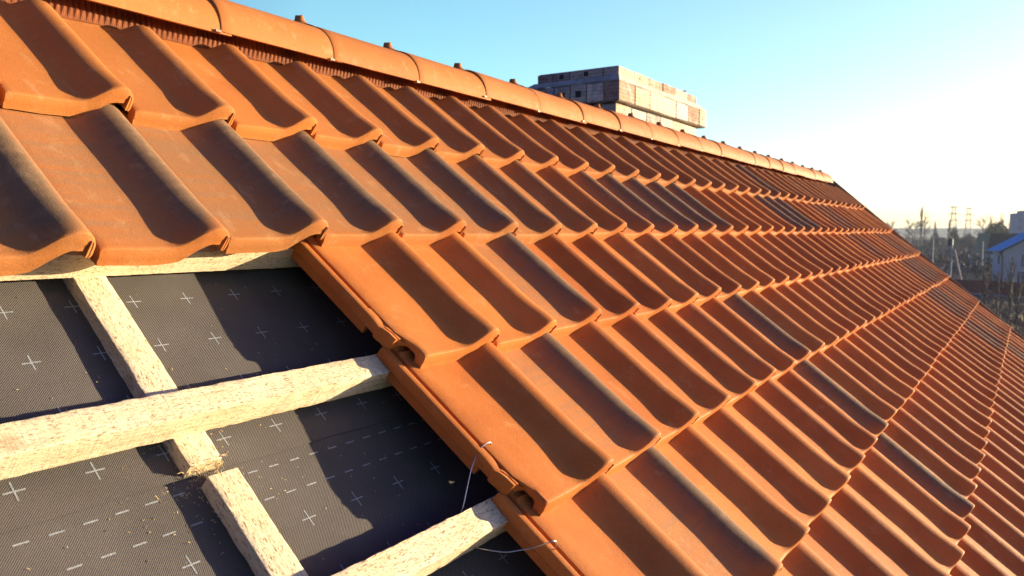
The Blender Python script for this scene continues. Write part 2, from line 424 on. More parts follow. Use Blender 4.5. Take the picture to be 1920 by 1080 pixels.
# ------------------------------------------------------------ ridge
AY, AZ = CW.y + 1.864, CW.z + .518      # ridge line and height of the ridge tiles' lower edge
def ridge_parts():
    b = MB(); st = [0, .003, .03, .10, .2, .3, .37, .4, .425]
    prof = []
    for k in range(25):
        a = math.pi*k/24
        prof.append((-math.cos(a)*.118, math.sin(a)*.103 if True else 0))
    prof = [(-.119, -.012)] + prof + [(.119, -.012)]
    def ring(x, sc, off=0):
        return [(x, y*sc, (z*sc)+off) for y, z in prof]
    sc = [1.0, 1.012, 1.012, 1.006, 1.0, .995, .992, .990, .990]
    outer = [ring(x, k) for x, k in zip(st, sc)]
    inner = [ring(x, k*.885) for x, k in zip(st, sc)]
    io = b.grid(outer, 0, flip=True); ii = b.grid(inner, 0)
    n = len(prof)
    for j in range(n-1):
        b.face((io[0][j], io[0][j+1], ii[0][j+1], ii[0][j])); b.face((io[-1][j+1], io[-1][j], ii[-1][j], ii[-1][j+1]))
    for i in range(len(st)-1):
        for col, fl in ((0, 1), (-1, 0)):
            q = (io[i][col], io[i+1][col], ii[i+1][col], ii[i][col]); b.face(q if fl else q[::-1])
    body = b.build('body', CLAY, None, True, 40)
    b = MB()                                   # knob on the crown
    rings = []
    for h, k in ((.096, 3.0), (.103, 1.9), (.110, 1.2), (.118, .90), (.1265, .80), (.1285, .6)):
        rings.append([(.368 + math.cos(t)*.015*k, math.sin(t)*.017*k, h + (.0018*math.sin(t*3) if h > .124 else 0)) for t in [2*math.pi*q/14 for q in range(14)]])
    ids = b.grid(rings, 0, close=True); b.face(ids[-1])
    knob = b.build('knob', CLAY, None, True, 50)
    b = MB(); b.box(-.020, -.004, -.124, -.110, -.016, -.010); clip = b.build('edge_clip', CLIP, None)
    return body, knob, clip
CLIP = plain('clip_clay', (.24, .09, .035), .5, .2, 30)
rb, rk, rc = ridge_parts()
U0 = .41 - .393*2
NR = 21
vis_first = None
for i in range(NR):
    u = U0 + .393*i
    if u + .4 < .10: continue
    e = empty('ridge_tile', (u, AY + rt.gauss(0, .0015), AZ + rt.gauss(0, .0015)), (rt.gauss(0, .01), R(.5), 0))
    if vis_first is None: vis_first = i
    k = i - vis_first + 1; kk = NR - i
    nm = (f'half-round orange ridge tile with crown knob, {ORD[k]} from the left along the ridge' if k <= kk
          else f'half-round orange ridge tile with crown knob, {ORD[kk]} from the far end of the ridge')
    if i == NR-1: nm = 'last half-round ridge tile closing the far right end of the ridge'
    tag(e, nm, 'ridge tile', 'ridge tiles along the ridge')
    for src in (rb, rk, rc):
        if k == 1: o = src
        else: o = src.copy(); COL.objects.link(o)
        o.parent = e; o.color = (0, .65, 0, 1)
RU1 = U0 + .393*NR + .02
# pleated vent roll below the ridge tiles
b = MB(); rows = [[], [], [], []]
x = -.35; k = 0
while x < RU1 - .05:
    ph = .0036 if k % 2 else -.0036
    fl = .004*noise.noise(Vector((x*9, 0, 0)))
    rows[0].append(L(x, -.130, -.006 + ph)); rows[1].append(L(x, -.088, -.002 + ph*1.2 + fl))
    roll = ((x/W) % 1.0)                            # the foot of the strip is dressed over rolls and pans
    hh = -.028 if roll < .5 else -.028 + .040*math.sin(math.pi*(roll-.5)/.5)**2
    rows[2].append(L(x, -.052 + fl, -.036 + ph)); rows[3].append(L(x, -.036 + fl, -.060))
    x += .0072; k += 1
b.grid(rows, 0, flip=True)
tag(b.build('ridge_vent_strip', VENT), 'dark red pleated ventilation strip between the ridge tiles and top course', 'vent strip')

# ------------------------------------------------------------ timber
def beam(name, u0, u1, v0, v1, n0, n1, mat, along, seed, amp=.0012, bow=0, taper=0):
    # rough sawn board with uneven arrises; mesh stays in roof coordinates, the object carries the slope
    b = MB(); ln = (u1-u0) if along == 0 else (v1-v0); N = max(8, int(ln/.012)); rows = []
    for i in range(N+1):
        t = i/N
        def P(a, c):
            e = [noise.noise(Vector((t*ln*q, a*5+c*9+k, seed)))*amp for k, q in ((0, 34), (20, 90))]
            ex, ey = e[0] + e[1]*.6, noise.noise(Vector((t*ln*50, a*7+c*3+40, seed)))*amp
            bw = bow*math.sin(math.pi*t)
            if along == 0: return (u0+ln*t, -(v0+(v1-v0)*a + ex + bw), n0+(n1-n0)*c + ey)
            w_ = taper*t
            return (u0-w_+(u1-u0)*a + ex + bw, -(v0+ln*t), n0+(n1-n0)*c + ey)
        r_ = .025
        sq = [(0, 0), (.5, 0), (1, 0), (1, .5), (1, 1-r_), (1-r_, 1), (.75, 1), (.5, 1), (.25, 1), (r_, 1), (0, 1-r_), (0, .5)]
        rows.append([P(a, c) for a, c in sq])
    ids = b.grid(rows, 0, close=True, flip=(along == 1))
    b.face(ids[0] if along == 0 else ids[0][::-1]); b.face(ids[-1][::-1] if along == 0 else ids[-1])
    o = b.build(name, mat, None, True, 40); o.rotation_euler = (PHI, 0, 0); return o
o = beam('tile_batten', -2.0, 8.15, .650, .699, -.140, -.090, WOOD, 0, 1); tag(o, 'pale rough batten just under the front edge of the second tile course', 'batten', 'horizontal tile battens')
o = beam('tile_batten', -2.0, 8.15, .998, 1.046, -.140, -.090, WOOD, 0, 2, .0018); tag(o, 'pale rough sawn batten crossing the middle of the open roof area', 'batten', 'horizontal tile battens')
o = beam('tile_batten', -1.3, 8.15, 1.354, 1.406, -.140, -.089, WOOD, 0, 3, .0015); tag(o, 'pale flecked batten at the bottom edge of the photo under the wires', 'batten', 'horizontal tile battens')
o = beam('tile_batten', -1.3, 8.15, .28, .328, -.140, -.090, WOOD, 0, 4); tag(o, 'hidden batten under the top tile course', 'batten', 'horizontal tile battens'); D.objects.remove(o)
def splinters(name, u0, u1, v, seed, parent, n=46, spread=.012, ln=.018):
    rd = random.Random(seed); b = MB()
    for _ in range(n):
        p = Vector((rd.uniform(u0-.002, u1+.004), -(v + rd.uniform(-.006, .003)), rd.uniform(-.164, -.1385)))
        d = Vector((rd.gauss(0, .6), rd.uniform(-1, .35), rd.uniform(-.5, .5))).normalized()
        q = rd.uniform(.4, 1.3)*ln
        pts = [p, p + d*q*.5 + Vector((0, 0, .002)), p + d*q + Vector((rd.gauss(0, .003), rd.gauss(0, .003), rd.uniform(-.006, .002)))]
        b.tube([tuple(x) for x in pts], [.0008, .0006, .0003], 4)
    o = b.build(name, FIB, None); o.parent = parent; return o
FIB = plain('torn_fibre', (.62, .42, .20), .8, .3, 90)
o = beam('counter_batten', -.216, -.161, -.02, 1.100, -.1665, -.140, WOODV, 1, 5, .0012, 0, .010)
tag(o, 'pale wooden lath running down the slope with torn lower end', 'lath', 'laths running down the slope')
splinters('splinters', -.226, -.170, 1.100, 5, o, 44, .012, .011)
o = beam('counter_batten', -.210, -.158, 1.124, 2.2, -.1665, -.139, WOODV, 1, 6, .0012, 0, .003)
tag(o, 'second pale wooden lath below the gap, cut off by the bottom edge', 'lath', 'laths running down the slope')
splinters('splinters', -.210, -.190, 1.124, 6, o, 16, .01, .012)
b = MB(); rd = random.Random(9)
for _ in range(420):
    if rd.random() < .75: u, v = rd.gauss(-.21, .06), rd.gauss(1.10, .05)
    else: u, v = rd.uniform(-.6, .25), rd.uniform(.7, 1.4)
    p = L(u, v, -.1655 if v < 1.1 else -.1672); d = L(rd.gauss(0, 1), rd.gauss(0, 1), .15).normalized()*rd.uniform(.001, .005)
    b.tube([p, p+d], .0004, 3)
tag(b.build('wood_shavings', FIB), 'tiny pale wood shavings scattered on the dark underlay', 'shavings', kind='stuff')

# ------------------------------------------------------------ underlay
def sag(u, v):
    return .0034*noise.noise(Vector((u*4, v*6, 2))) + .0012*noise.noise(Vector((u*11+v*9, v*5-u*3, 8))) + .0006*noise.noise(Vector((u*22, v*22, 5)))
def sheet(name, u0, u1, v0, v1, n0, marks, du=.02, wavy=False):
    b = MB(); nu = int((u1-u0)/du); nv = max(2, int((v1-v0)/du)); rows = []
    for j in range(nv+1):
        row = []
        for i in range(nu+1):
            u = u0 + (u1-u0)*i/nu; v = v0 + (v1-v0)*j/nv; n = n0 + sag(u, v)
            if wavy and j >= nv-1:
                v += .0025*noise.noise(Vector((u*8, 0, 9))); n += .0016*max(0, noise.noise(Vector((u*6, 3, 1))))
            row.append((u, -v, n))
        rows.append(row)
    b.grid(rows, 0, flip=True)
    if wavy:                                  # thickness at the lapped edge
        e = rows[-1]; b.grid([e, [(p[0], p[1], p[2]-.0012) for p in e]], 0, flip=True)
    def stroke(a, c, w_):
        a, c = Vector(a), Vector(c); d = (c-a).normalized(); q = Vector((-d.y, d.x))*w_/2
        S = 4
        for k in range(S):
            p, r_ = a.lerp(c, k/S), a.lerp(c, (k+1)/S)
            pts = [p-q, r_-q, r_+q, p+q]
            b.quad(*[(z.x, -z.y, n0 + sag(z.x, z.y) + .0004) for z in pts], m=1)
    for kind, u, v in marks:
        if kind == '+':
            stroke((u-.0138, v), (u+.0138, v), .0021); stroke((u, v-.0150), (u, v+.0150), .0021)
        else: stroke((u-.0098, v), (u+.0098, v), .0022)
    # orient faces outward for marks
    o = b.build(name, [MEMB, MARK], None, True, 50); o.rotation_euler = (PHI, 0, 0); return o
mk = []
for j in range(-6, 4):
    for i in range(-9, 8):
        mk.append(('+', -.0235 + i*.1045 + (0 if True else .052), .740 + j*.104))
mk = [q for q in mk if q[2] < 1.09]
o = sheet('underlay_sheet', -1.6, 8.2, -.10, 1.103, -.1662, mk, wavy=True)
tag(o, 'upper dark woven underlay sheet printed with white crosses, lapped over the lower one', 'underlay', 'roofing underlay sheets')
mk = []
for i in range(-16, 18):
    mk.append(('-', -.0302 + i*.0430, 1.1235)); mk.append(('-', -.0302 + i*.0430, 1.1760))
for j in range(0, 9):
    for i in range(-9, 8): mk.append(('+', .0320 + i*.1050, 1.2295 + j*.104))
o = sheet('underlay_sheet', -1.6, 8.2, 1.04, 2.95, -.1682, mk)
tag(o, 'lower dark woven underlay sheet with dashed lines and crosses, below the seam', 'underlay', 'roofing underlay sheets')

# ------------------------------------------------------------ wires
def wire(pts, lab):
    P = [L(*p) for p in pts]; S = []
    for i in range(len(P)-1):
        p0, p1, p2, p3 = P[max(0, i-1)], P[i], P[i+1], P[min(len(P)-1, i+2)]
        for k in range(8):
            t = k/8
            S.append(.5*((2*p1) + (p2-p0)*t + (2*p0-5*p1+4*p2-p3)*t*t + (3*p1-p0-3*p2+p3)*t**3))
    S.append(P[-1]); b = MB(); b.tube(S, .0010, 8)
    tag(b.build('tie_wire', WIRE, None, True, 60), lab, 'wire', 'tie wires hooked on the edge tiles')
wire([(.258, 1.285, -.060), (.2555, 1.282, -.043), (.246, 1.278, -.036), (.231, 1.278, -.040), (.216, 1.283, -.050), (.190, 1.302, -.064), (.165, 1.328, -.082), (.152, 1.346, -.100), (.150, 1.356, -.125)],
     'thin steel wire arching from the middle edge tile down behind the bottom batten')
wire([(.222, 1.496, -.060), (.221, 1.492, -.045), (.214, 1.487, -.037), (.205, 1.483, -.041), (.199, 1.472, -.068), (.180, 1.458, -.085), (.163, 1.447, -.095), (.148, 1.420, -.115), (.15, 1.405, -.13)],
     'thin steel wire looping under the bottom batten to the lowest edge tile')

# ------------------------------------------------------------ verge + house body
b = MB()
def LL(p): return L(p[0], p[1], p[2])
b.box(8.175, 8.20, -.10, 3.0, -.13, -.062, T=LL); b.box(8.200, 8.295, -.12, 3.0, -.068, -.062, T=LL); b.box(8.292, 8.300, -.12, 3.0, -.16, .000, T=LL)
tag(b.build('verge_flashing', FLASH), 'thin brown metal strip along the far sloping edge of the roof', 'flashing')
GZ = -8.5
BRK = plain('rough_brick_wall', (.38, .20, .12), .85, .3, 3)
BACK = plain('dark_deck', (.07, .07, .08), .8, .2, 3)
house = empty('house_under_construction', (3, 0, GZ)); tag(house, 'unfinished house carrying the orange tiled roof', 'house')
b = MB()
apex = Vector((0, AY, AZ-.03))
def gable(x0, x1):
    ey = -CP*3.0 + SP*.25; by = 2*AY - ey; ez = L(0, 3.0, -.25).z; za = L(0, -.05, -.22).z
    pr = [(ey+.3, GZ), (ey+.3, ez+.25), (AY, za-.02), (by-.3, ez+.25), (by-.3, GZ)]
    A = [b.vert((x0, y, z)) for y, z in pr]; B = [b.vert((x1, y, z)) for y, z in pr]
    b.face(A[::-1]); b.face(B)
    for i in range(5): b.face((A[i], A[(i+1) % 5], B[(i+1) % 5], B[i]))
gable(-1.5, 8.1)
wl = b.build('wall', BRK); wl.parent = house; wl.location = (-3, 0, -GZ)
b = MB()
def LB(u, v, n):
    p = L(u, v, n); p.y = 2*AY - p.y; return p
b.grid([[LB(-1.6, v, n) for n in (-.03, -.05)] + [LB(8.3, v, n) for n in (-.05, -.03)] for v in (-.15, 3.0)], 0, close=True)
bs = b.build('back_slope', CLAY); bs.parent = house; bs.location = (-3, 0, -GZ)

# ------------------------------------------------------------ chimney
ch_x, ch_y = 3.905, CW.y + 2.3
CHM = MT('chimney_brick', .85, .3)
at = CHM.n('ShaderNodeAttribute'); at.attribute_name = 'tint'
oc = CHM.coord('Object'); nn = CHM.noise(oc, 22, 6, .7)
cc = CHM.mix(1.0, at.outputs['Color'], CHM.ramp(nn, [(.3, (.45,)*3), (.5, (1,)*3), (.75, (1.25,)*3)]), 'MULTIPLY')
smear = CHM.ramp(CHM.noise(oc, 9, 5, .6), [(.5, (0,)*3), (.62, (.8,)*3)])
cc = CHM.mix(smear, cc, (.46, .39, .34))
wv = CHM.n('ShaderNodeTexWave'); wv.bands_direction = 'Z'; wv.inputs['Scale'].default_value = 13.6; wv.inputs['Distortion'].default_value = 1.0; CHM.l(oc, wv.inputs[0])
cc = CHM.mix(1.0, cc, CHM.ramp(wv.outputs['Fac'], [(.0, (.80,)*3), (.3, (1,)*3)]), 'MULTIPLY')
bb = CHM.bump(wv.outputs['Fac'], .6, .006); bb = CHM.bump(nn, .6, .006, bb)
CHM = CHM.out(cc, bb)
MORT = plain('mortar', (.40, .34, .30), .9, .25, 14)
JOINT = plain('dark_joint', (.27, .22, .18), .9, .3, 20)
HOLE_SHADE = plain('brick_hole_shade', (.05, .035, .03), .9, .2, 20)  # dark blocks set on the brick faces, painting the shade inside holes
ch = empty('chimney', (ch_x, ch_y, .2)); tag(ch, 'weathered buff brick chimney with corbelled cap rising behind the ridge', 'chimney')
rc_ = random.Random(11)
def tier(name, x0, x1, y0, y1, z0, z1, bl, rows, holes=False):
    b = MB(); hz = (z1-z0)/rows; g = .010
    b.box(x0+.012, x1-.012, y0+.012, y1-.012, z0+.001, z1-.004, 1, (1, 1, 1, 1))
    for r_ in range(rows):
        za, zb = z0 + r_*hz + g*.5, z0 + (r_+1)*hz - g*.5
        for side in ('f', 'b', 'l', 'r'):
            a0, a1 = (x0, x1) if side in 'fb' else (y0+.115, y1-.115)
            p = a0 - (bl*.5 if r_ % 2 and side in 'fb' else 0)
            while p < a1 - .02:
                ln = bl if side in 'fb' else bl*rc_.choice((.5, .5, 1))
                q0, q1 = max(p, a0)+g*.5, min(p+ln, a1)-g*.5
                p += ln
                if q1-q0 < .02: continue
                t = rc_.uniform(.65, 1.15); tint = (.74*t, .52*t, .36*t, 1)
                if rc_.random() < (.38 if side == 'l' else .28): tint = (.46*t, .25*t, .16*t, 1)
                if rc_.random() < .2: tint = (.52*t, .45*t, .39*t, 1)
                j = rc_.uniform(-.003, .003)
                zt = zb - (rc_.uniform(0, .006) if r_ == rows-1 else 0)
                if side == 'f': bx = (q0, q1, y0+j, y0+.11)
                elif side == 'b': bx = (q0, q1, y1-.11, y1+j)
                elif side == 'l': bx = (x0+j, x0+.11, q0, q1)
                else: bx = (x1-.11, x1+j, q0, q1)
                b.box(bx[0], bx[1], bx[2], bx[3], za, zt, 0, tint)
                if side == 'l' and q1-q0 > .07 and rc_.random() < .45:
                    cy, cz = (q0+q1)/2, (za+zt)/2; k = min(.022, (zt-za)*.28)
                    b.box(x0+j-.0015, x0+j+.01, cy-k, cy+k, cz-k, cz+k, 2, (1, 1, 1, 1))
                if side == 'f' and rc_.random() < .5:
                    cx, cz = (q0+q1)/2 + rc_.uniform(-.04, .04), (za+zt)/2; k = rc_.uniform(.004, .010)
                    b.box(cx-k*.6, cx+k*.6, y0+j-.0012, y0+j+.01, cz-k*1.4, cz+k*1.2, 2, (1, 1, 1, 1))
    o = b.build(name, [CHM, JOINT, HOLE_SHADE]); o.parent = ch; o.location = (-ch_x, -ch_y, -.2); return o
zt_ = CW.z + 2.3*(.95644+.0)/2 if False else .597
X0, X1, Y0, Y1 = ch_x, ch_x + 1.46, ch_y, ch_y + .62
zA = .528; zB = .500; zC = .357
tier('cap_course', X0, X1, Y0, Y1, zA, zt_, .25, 1)
tier('corbel_course', X0-.012, X1+.20, Y0-.012, Y1+.10, zC+.006, zB, .25, 1, True)
tier('shaft', X0+.030, X1+.09, Y0+.030, Y1+.03, -.60, zC+.004, .25, 7, True)
b = MB()                                                        # mortar bed sloping from the cap to the corbel
def loop(x0, x1, y0, y1, z, k, N=60):
    P = []; 
    for (a, c) in (((x0, y0), (x1, y0)), ((x1, y0), (x1, y1)), ((x1, y1), (x0, y1)), ((x0, y1), (x0, y0))):
        for i in range(N//4):
            t = i/(N//4); P.append((a[0]+(c[0]-a[0])*t + .004*noise.noise(Vector((i, k, 1))), a[1]+(c[1]-a[1])*t + .004*noise.noise(Vector((i, k, 5))), z + .004*noise.noise(Vector((i*.6, k, a[0])))))
    return P
b.grid([loop(X0-.010, X1+.198, Y0-.010, Y1+.098, zB-.004, 0), loop(X0-.012, X1+.20, Y0-.012, Y1+.10, zB+.003, 1), loop(X0-.002, X1+.02, Y0-.003, Y1+.02, zA+.004, 2)], 0, close=True)
b.grid([loop(X0+.035, X1+.08, Y0+.035, Y1+.02, zC+.006, 4), loop(X0-.004, X1+.190, Y0-.004, Y1+.09, zC+.006, 3)], 0, close=True)
o = b.build('mortar_bed', MORT, None, True, 30); o.parent = ch; o.location = (-ch_x, -ch_y, -.2)
b = MB(); px = X0 + 1.20
for k in range(7):
    a = k*.9; b.quad((px+.10*math.cos(a)*.6, Y0+.02+.02*math.sin(a), zt_-.003), (px+.05+.03*math.cos(a+1), Y0+.035, zt_+.006), (px+.09, Y0+.03+.01*math.sin(a), zt_+.024), (px-.03+.02*k*.3, Y0+.04, zt_+.010))
tag(b.build('plastic_scrap', plain('black_scrap', (.03, .04, .06), .5, .2, 20)), 'small dark torn scrap lying on the chimney top', 'scrap')

# ------------------------------------------------------------ ground and distance
def ground_mat():
    m = MT('dry_field', .95, .1); oc = m.coord('Object')
    a = m.noise(oc, .012, 6, .6); c_ = m.noise(oc, .11, 6, .7); f = m.noise(oc, 1.3, 5, .7)
    mx = m.math('ADD', m.math('MULTIPLY', a, .5), m.math('ADD', m.math('MULTIPLY', c_, .35), m.math('MULTIPLY', f, .2)))
    c = m.ramp(mx, [(.38, (.035, .042, .028)), (.48, (.075, .062, .042)), (.56, (.15, .11, .065)), (.68, (.22, .165, .10))])
    return m.out(c, m.bump(f, .8, .15))
b = MB(); rows = []
def gz(x, y): 
    d = math.hypot(x, y); return GZ + min(1, max(0, (d-25)/60))*.8*noise.noise(Vector((x*.014, y*.014, 0))) + .25*noise.noise(Vector((x*.07, y*.07, 3)))*min(1, d/60)
rr = [0, 10, 18, 26, 34, 42, 50, 60, 70, 80, 92, 105, 120, 135, 150, 170, 195, 225, 260, 300, 350, 420, 520, 700, 1000, 1600, 2600, 4200]
for r_ in rr: rows.append([(r_*math.cos(a), r_*math.sin(a), gz(r_*math.cos(a), r_*math.sin(a))) for a in [2*math.pi*k/120 for k in range(120)]])
b.grid(rows, 0, close=True)
tag(b.build('ground', ground_mat(), None, True, 80), kind='structure')
HAZEHILL = plain('far_woods', (.06, .07, .06), .95, .3, .01)
b = MB(); t = []; bt = []
for k in range(161):
    px = 1500 + 700*k/160
    p = far(px, 2300, 0); h = 10.5 + 2.0*noise.noise(Vector((k*.09, 0, 0))) + 1.0*noise.noise(Vector((k*.5, 0, 4)))
    bt.append([p + Vector((0, 0, GZ-3)), p + Vector((0, 0, CW.z + h*.8)), p*1.04 + Vector((0, 0, CW.z + h)), p*1.2 + Vector((0, 0, GZ-3))])
b.grid(bt, 0, flip=True)
tag(b.build('hills', HAZEHILL, None, True), kind='structure')

BARK = plain('bare_bark', (.10, .085, .07), .9, .3, 4); TWIG = plain('bare_twigs', (.14, .105, .085), .9, .3, 2)
TWR = plain('rusty_twigs', (.24, .10, .05), .9, .3, 2); EVG = plain('dull_evergreen', (.045, .055, .035), .9, .3, 2)
DRY = plain('dry_grass', (.36, .26, .14), .9, .35, 2)
def G(px, d): 
    p = far(px, d, 0); p.z = gz(p.x, p.y); return p
def bare_tree(px, d, h, wd, seed, label, kind='round', twig=None, name='bare_tree', grp='bare trees beyond the field'):
    rd = random.Random(seed); base = G(px, d); e = empty(name, base)
    tb = MB(); tw = MB()
    lean = rd.uniform(-.03, .03)
    tb.tube([(0, 0, -.3), (lean*h*.3, 0, h*.35), (lean*h, 0, h*.85)], [h*.022, h*.016, h*.005], 6)
    nb = 22
    for k in range(nb):
        z0 = h*(.22 + .6*k/nb); a = rd.uniform(0, 6.28)
        spread = (wd*.5)*(1 if kind == 'round' else .55)*(math.sin(math.pi*min(1, (.18+.8*k/nb)))**.6)
        ln = spread*rd.uniform(.7, 1.1)
        p0 = Vector((lean*z0, 0, z0)); p2 = p0 + Vector((math.cos(a)*ln, math.sin(a)*ln, h*rd.uniform(.08, .22)*(1 if kind == 'round' else 1.4)))
        p1 = p0.lerp(p2, .5) + Vector((0, 0, -.03*h*rd.random()))
        tb.tube([p0, p1, p2], [h*.008, h*.005, h*.002], 4)
        for q in range(26):
            s_ = p0.lerp(p2, rd.uniform(.3, 1)); dd = Vector((rd.gauss(0, 1), rd.gauss(0, 1), rd.uniform(.0, 1.6))).normalized()*h*rd.uniform(.05, .13)
            r_ = max(.012, d*.00016)
            x_ = dd.cross(Vector((0, 0, 1))).normalized()*r_
            tw.face([tw.vert(z) for z in (s_-x_, s_+x_, s_+dd)])
    tb.build('trunk', BARK, e); tw.build('crown', twig or TWIG, e)
    tag(e, label, 'tree', grp)
bare_tree(1657, 560, 16, 11, 20, 'faint bare tree just clear of the roof edge, leftmost on the skyline')
bare_tree(1672, 520, 16, 11, 21, 'dark round bare tree on the skyline nearest the roof edge')
bare_tree(1704, 480, 15.5, 10, 22, 'spreading bare tree on the skyline left of the tall poplar')
bare_tree(1716, 500, 14.5, 8, 23, 'smaller bare tree right beside the tall poplar on its left')
bare_tree(1727, 430, 19.5, 3.2, 24, 'tall narrow poplar standing highest among the skyline trees', 'tall')
bare_tree(1733, 450, 17, 7, 25, 'bushy bare tree touching the right side of the poplar')
bare_tree(1753, 470, 12.5, 3, 26, 'thin bare tree standing alone between poplar and pylon', 'tall')
bare_tree(1779, 450, 13, 2.5, 261, 'thin bare tree just left of the taller pylon', 'tall')
bare_tree(1843, 420, 15.5, 8, 27, 'bare tree with fan-shaped crown midway between pylons and tower block')
bare_tree(1858, 400, 14, 4, 28, 'narrow bare tree behind the left side of the big bush', 'tall')
bare_tree(1877, 420, 15, 4, 29, 'narrow bare tree rising above the right side of the big bush', 'tall')
bare_tree(1892, 380, 11.5, 6, 30, 'low bare tree against the grey tower block')
def clump(mb, c, r, h, n, size, rd, m=0):
    for _ in range(n):
        a = rd.uniform(0, 6.28); q = math.sqrt(rd.random())*r; z = h*rd.random()**.7*(1-(q/r)**2*.7)
        p = Vector(c) + Vector((math.cos(a)*q, math.sin(a)*q, z)); dd = Vector((rd.gauss(0, .5), rd.gauss(0, .5), 1)).normalized()*size*rd.uniform(.6, 1.5)
        x_ = Vector((rd.gauss(0, 1), rd.gauss(0, 1), .3)).normalized()*size*rd.uniform(.10, .22)
        mb.face([mb.vert(z_) for z_ in (p-x_, p+x_, p+dd)], m)
def bush(px, d, r, h, seed, label, mat, n=900, size=.5, name='bush', grp='bushes in the field'):
    rd = random.Random(seed); e = empty(name, G(px, d)); b = MB(); clump(b, (0, 0, 0), r, h, n, size, rd); b.build('foliage', mat, e)
    b = MB()
    for k in range(6):
        a = rd.uniform(0, 6.28); b.tube([(0, 0, -.1), (math.cos(a)*r*.25, math.sin(a)*r*.25, h*.5), (math.cos(a)*r*.5, math.sin(a)*r*.5, h*.85)], [h*.02, h*.012, h*.005], 4)
    b.build('stem', BARK, e); tag(e, label, 'bush', grp)
bush(1870, 330, 5.2, 11.8, 40, 'large dense dark bush behind the blue-roofed house, left of the tower block', EVG, 3500, 1.3)
bush(1789, 400, 2.2, 9.5, 41, 'dark conical bush at the foot of the taller pylon', EVG, 900, 1.2)
bush(1816, 380, 3.6, 7, 42, 'rounded brown bush below the shorter pylon', TWIG, 1500, 1.0)
bush(1754, 420, 1.8, 8.5, 43, 'narrow dark bush between the poplar and the pylon', EVG, 600, 1.1)
bush(1680, 420, 2.0, 9, 44, 'dark bush close to the roof edge below the skyline trees', EVG, 700, 1.1)
bush(1834, 62, 1.5, 2.6, 45, 'rust-coloured leafless bush just beyond the roof edge', TWR, 2600, .22)
bush(1776, 128, 1.3, 1.7, 46, 'small yellowish bush at the left end of the red fence', DRY, 900, .3)
# far scrub and rough grass read as masses
b = MB(); rd = random.Random(50)
for _ in range(520):
    d = rd.uniform(150, 620); px = rd.uniform(1560, 1990); p = G(px, d); hh = rd.uniform(1.2, 3.2) + (1.6 if d > 380 else 0)
    clump(b, p, rd.uniform(2, 6), hh, 36, .8 + d*.002, rd, rd.choice((0, 0, 0, 1, 2)))
tag(b.build('scrub', [TWIG, EVG, plain('grey_twigs', (.12, .11, .115), .9, .3, 1)]), 'grey brown leafless scrub covering the fields towards the horizon', 'scrub', kind='stuff')
b = MB()
for _ in range(900):
    d = rd.uniform(30, 105); px = rd.uniform(1740, 2010); p = G(px, d)
    clump(b, p, rd.uniform(.5, 1.6), rd.uniform(.25, .8) + (.4 if 58 < d < 82 else 0), 34, .38, rd, 0 if (58 < d < 80 and rd.random() < .7) else rd.choice((1, 1, 0)))
tag(b.build('rough_grass', [DRY, TWIG]), 'dry rough grass and weeds beyond the roof', 'grass', kind='stuff')
sd = 60
for px, d, h, lab in ((1853, 84, 4.9, 'slim bare sapling in front of the red fence, leftmost of four'), (1876, 80, 4.6, 'slim bare sapling before the fence under the house corner'),
                      (1901, 82, 6.0, 'taller pale sapling in front of the fence right of the downpipe'), (1915, 78, 4.6, 'slim bare sapling at the right picture edge before the fence')):
    sd += 1; bare_tree(px, d, h, 2.2, sd, lab, 'tall', TWIG, 'sapling', 'saplings in front of the fence')

CONC = plain('pole_concrete', (.24, .24, .25), .8, .15, 3); STEEL = plain('pylon_steel', (.30, .27, .26), .6, .15, 1)
# pylons
def pylon(px, d, h, lab):
    e = empty('pylon', G(px, d)); b = MB(); r_ = .16
    def wid(z): return 2.2*(1-z/h)**1.3 + .75
    N = 11
    for k in range(N):
        z0, z1 = h*k/N, h*(k+1)/N; a, c = wid(z0), wid(z1)
        P0 = [(-a, -a, z0), (a, -a, z0), (a, a, z0), (-a, a, z0)]; P1 = [(-c, -c, z1), (c, -c, z1), (c, c, z1), (-c, c, z1)]
        for i in range(4):
            b.tube([P0[i], P1[i]], r_, 4); b.tube([P0[i], P1[(i+1) % 4]], r_*.6, 3); b.tube([P1[i], P1[(i+1) % 4]], r_*.6, 3)
    b.build('mast', STEEL, e)
    dr = Vector((AX[0].x, AX[0].y, 0)).normalized()
    for z, w_ in ((h*.97, 2.6), (h*.80, 3.8), (h*.64, 3.0)):
        b = MB(); b.tube([dr*-w_ + Vector((0, 0, z)), Vector((0, 0, z+.7)), dr*w_ + Vector((0, 0, z))], r_*.9, 4); b.tube([dr*-w_ + Vector((0, 0, z)), dr*w_ + Vector((0, 0, z))], r_*.9, 4)
        b.build('cross_arm', STEEL, e)
    tag(e, lab, 'pylon', 'lattice power pylons')
pylon(1787, 520, 22.5, 'taller lattice power pylon, the left of two on the skyline')
pylon(1815, 620, 24.5, 'fainter lattice power pylon, the right of two on the skyline')
def pole(px, d, h, lab, bar=None, name='utility_pole'):
    e = empty(name, G(px, d)); b = MB(); b.tube([(0, 0, -.3), (.0, 0, h)], [.22, .15], 8); b.build('post', CONC, e)
    if bar:
        dr = Vector((AX[0].x, AX[0].y, 0)).normalized(); b = MB(); b.tube([Vector((0, 0, h-.5)), dr*bar + Vector((0, 0, h-.55))], .12, 6)
        b.build('arm', CONC, e)
    tag(e, lab, 'utility pole', 'poles in the field')
pole(1749.5, 165, 7.1, 'pale utility pole with side arm close to the roof edge', 2.3)
pole(1843, 175, 6.2, 'pale pole standing behind the small oval tarp')
pole(1822, 190, 4.6, 'thin grey pole between the braced pole and the tarp')
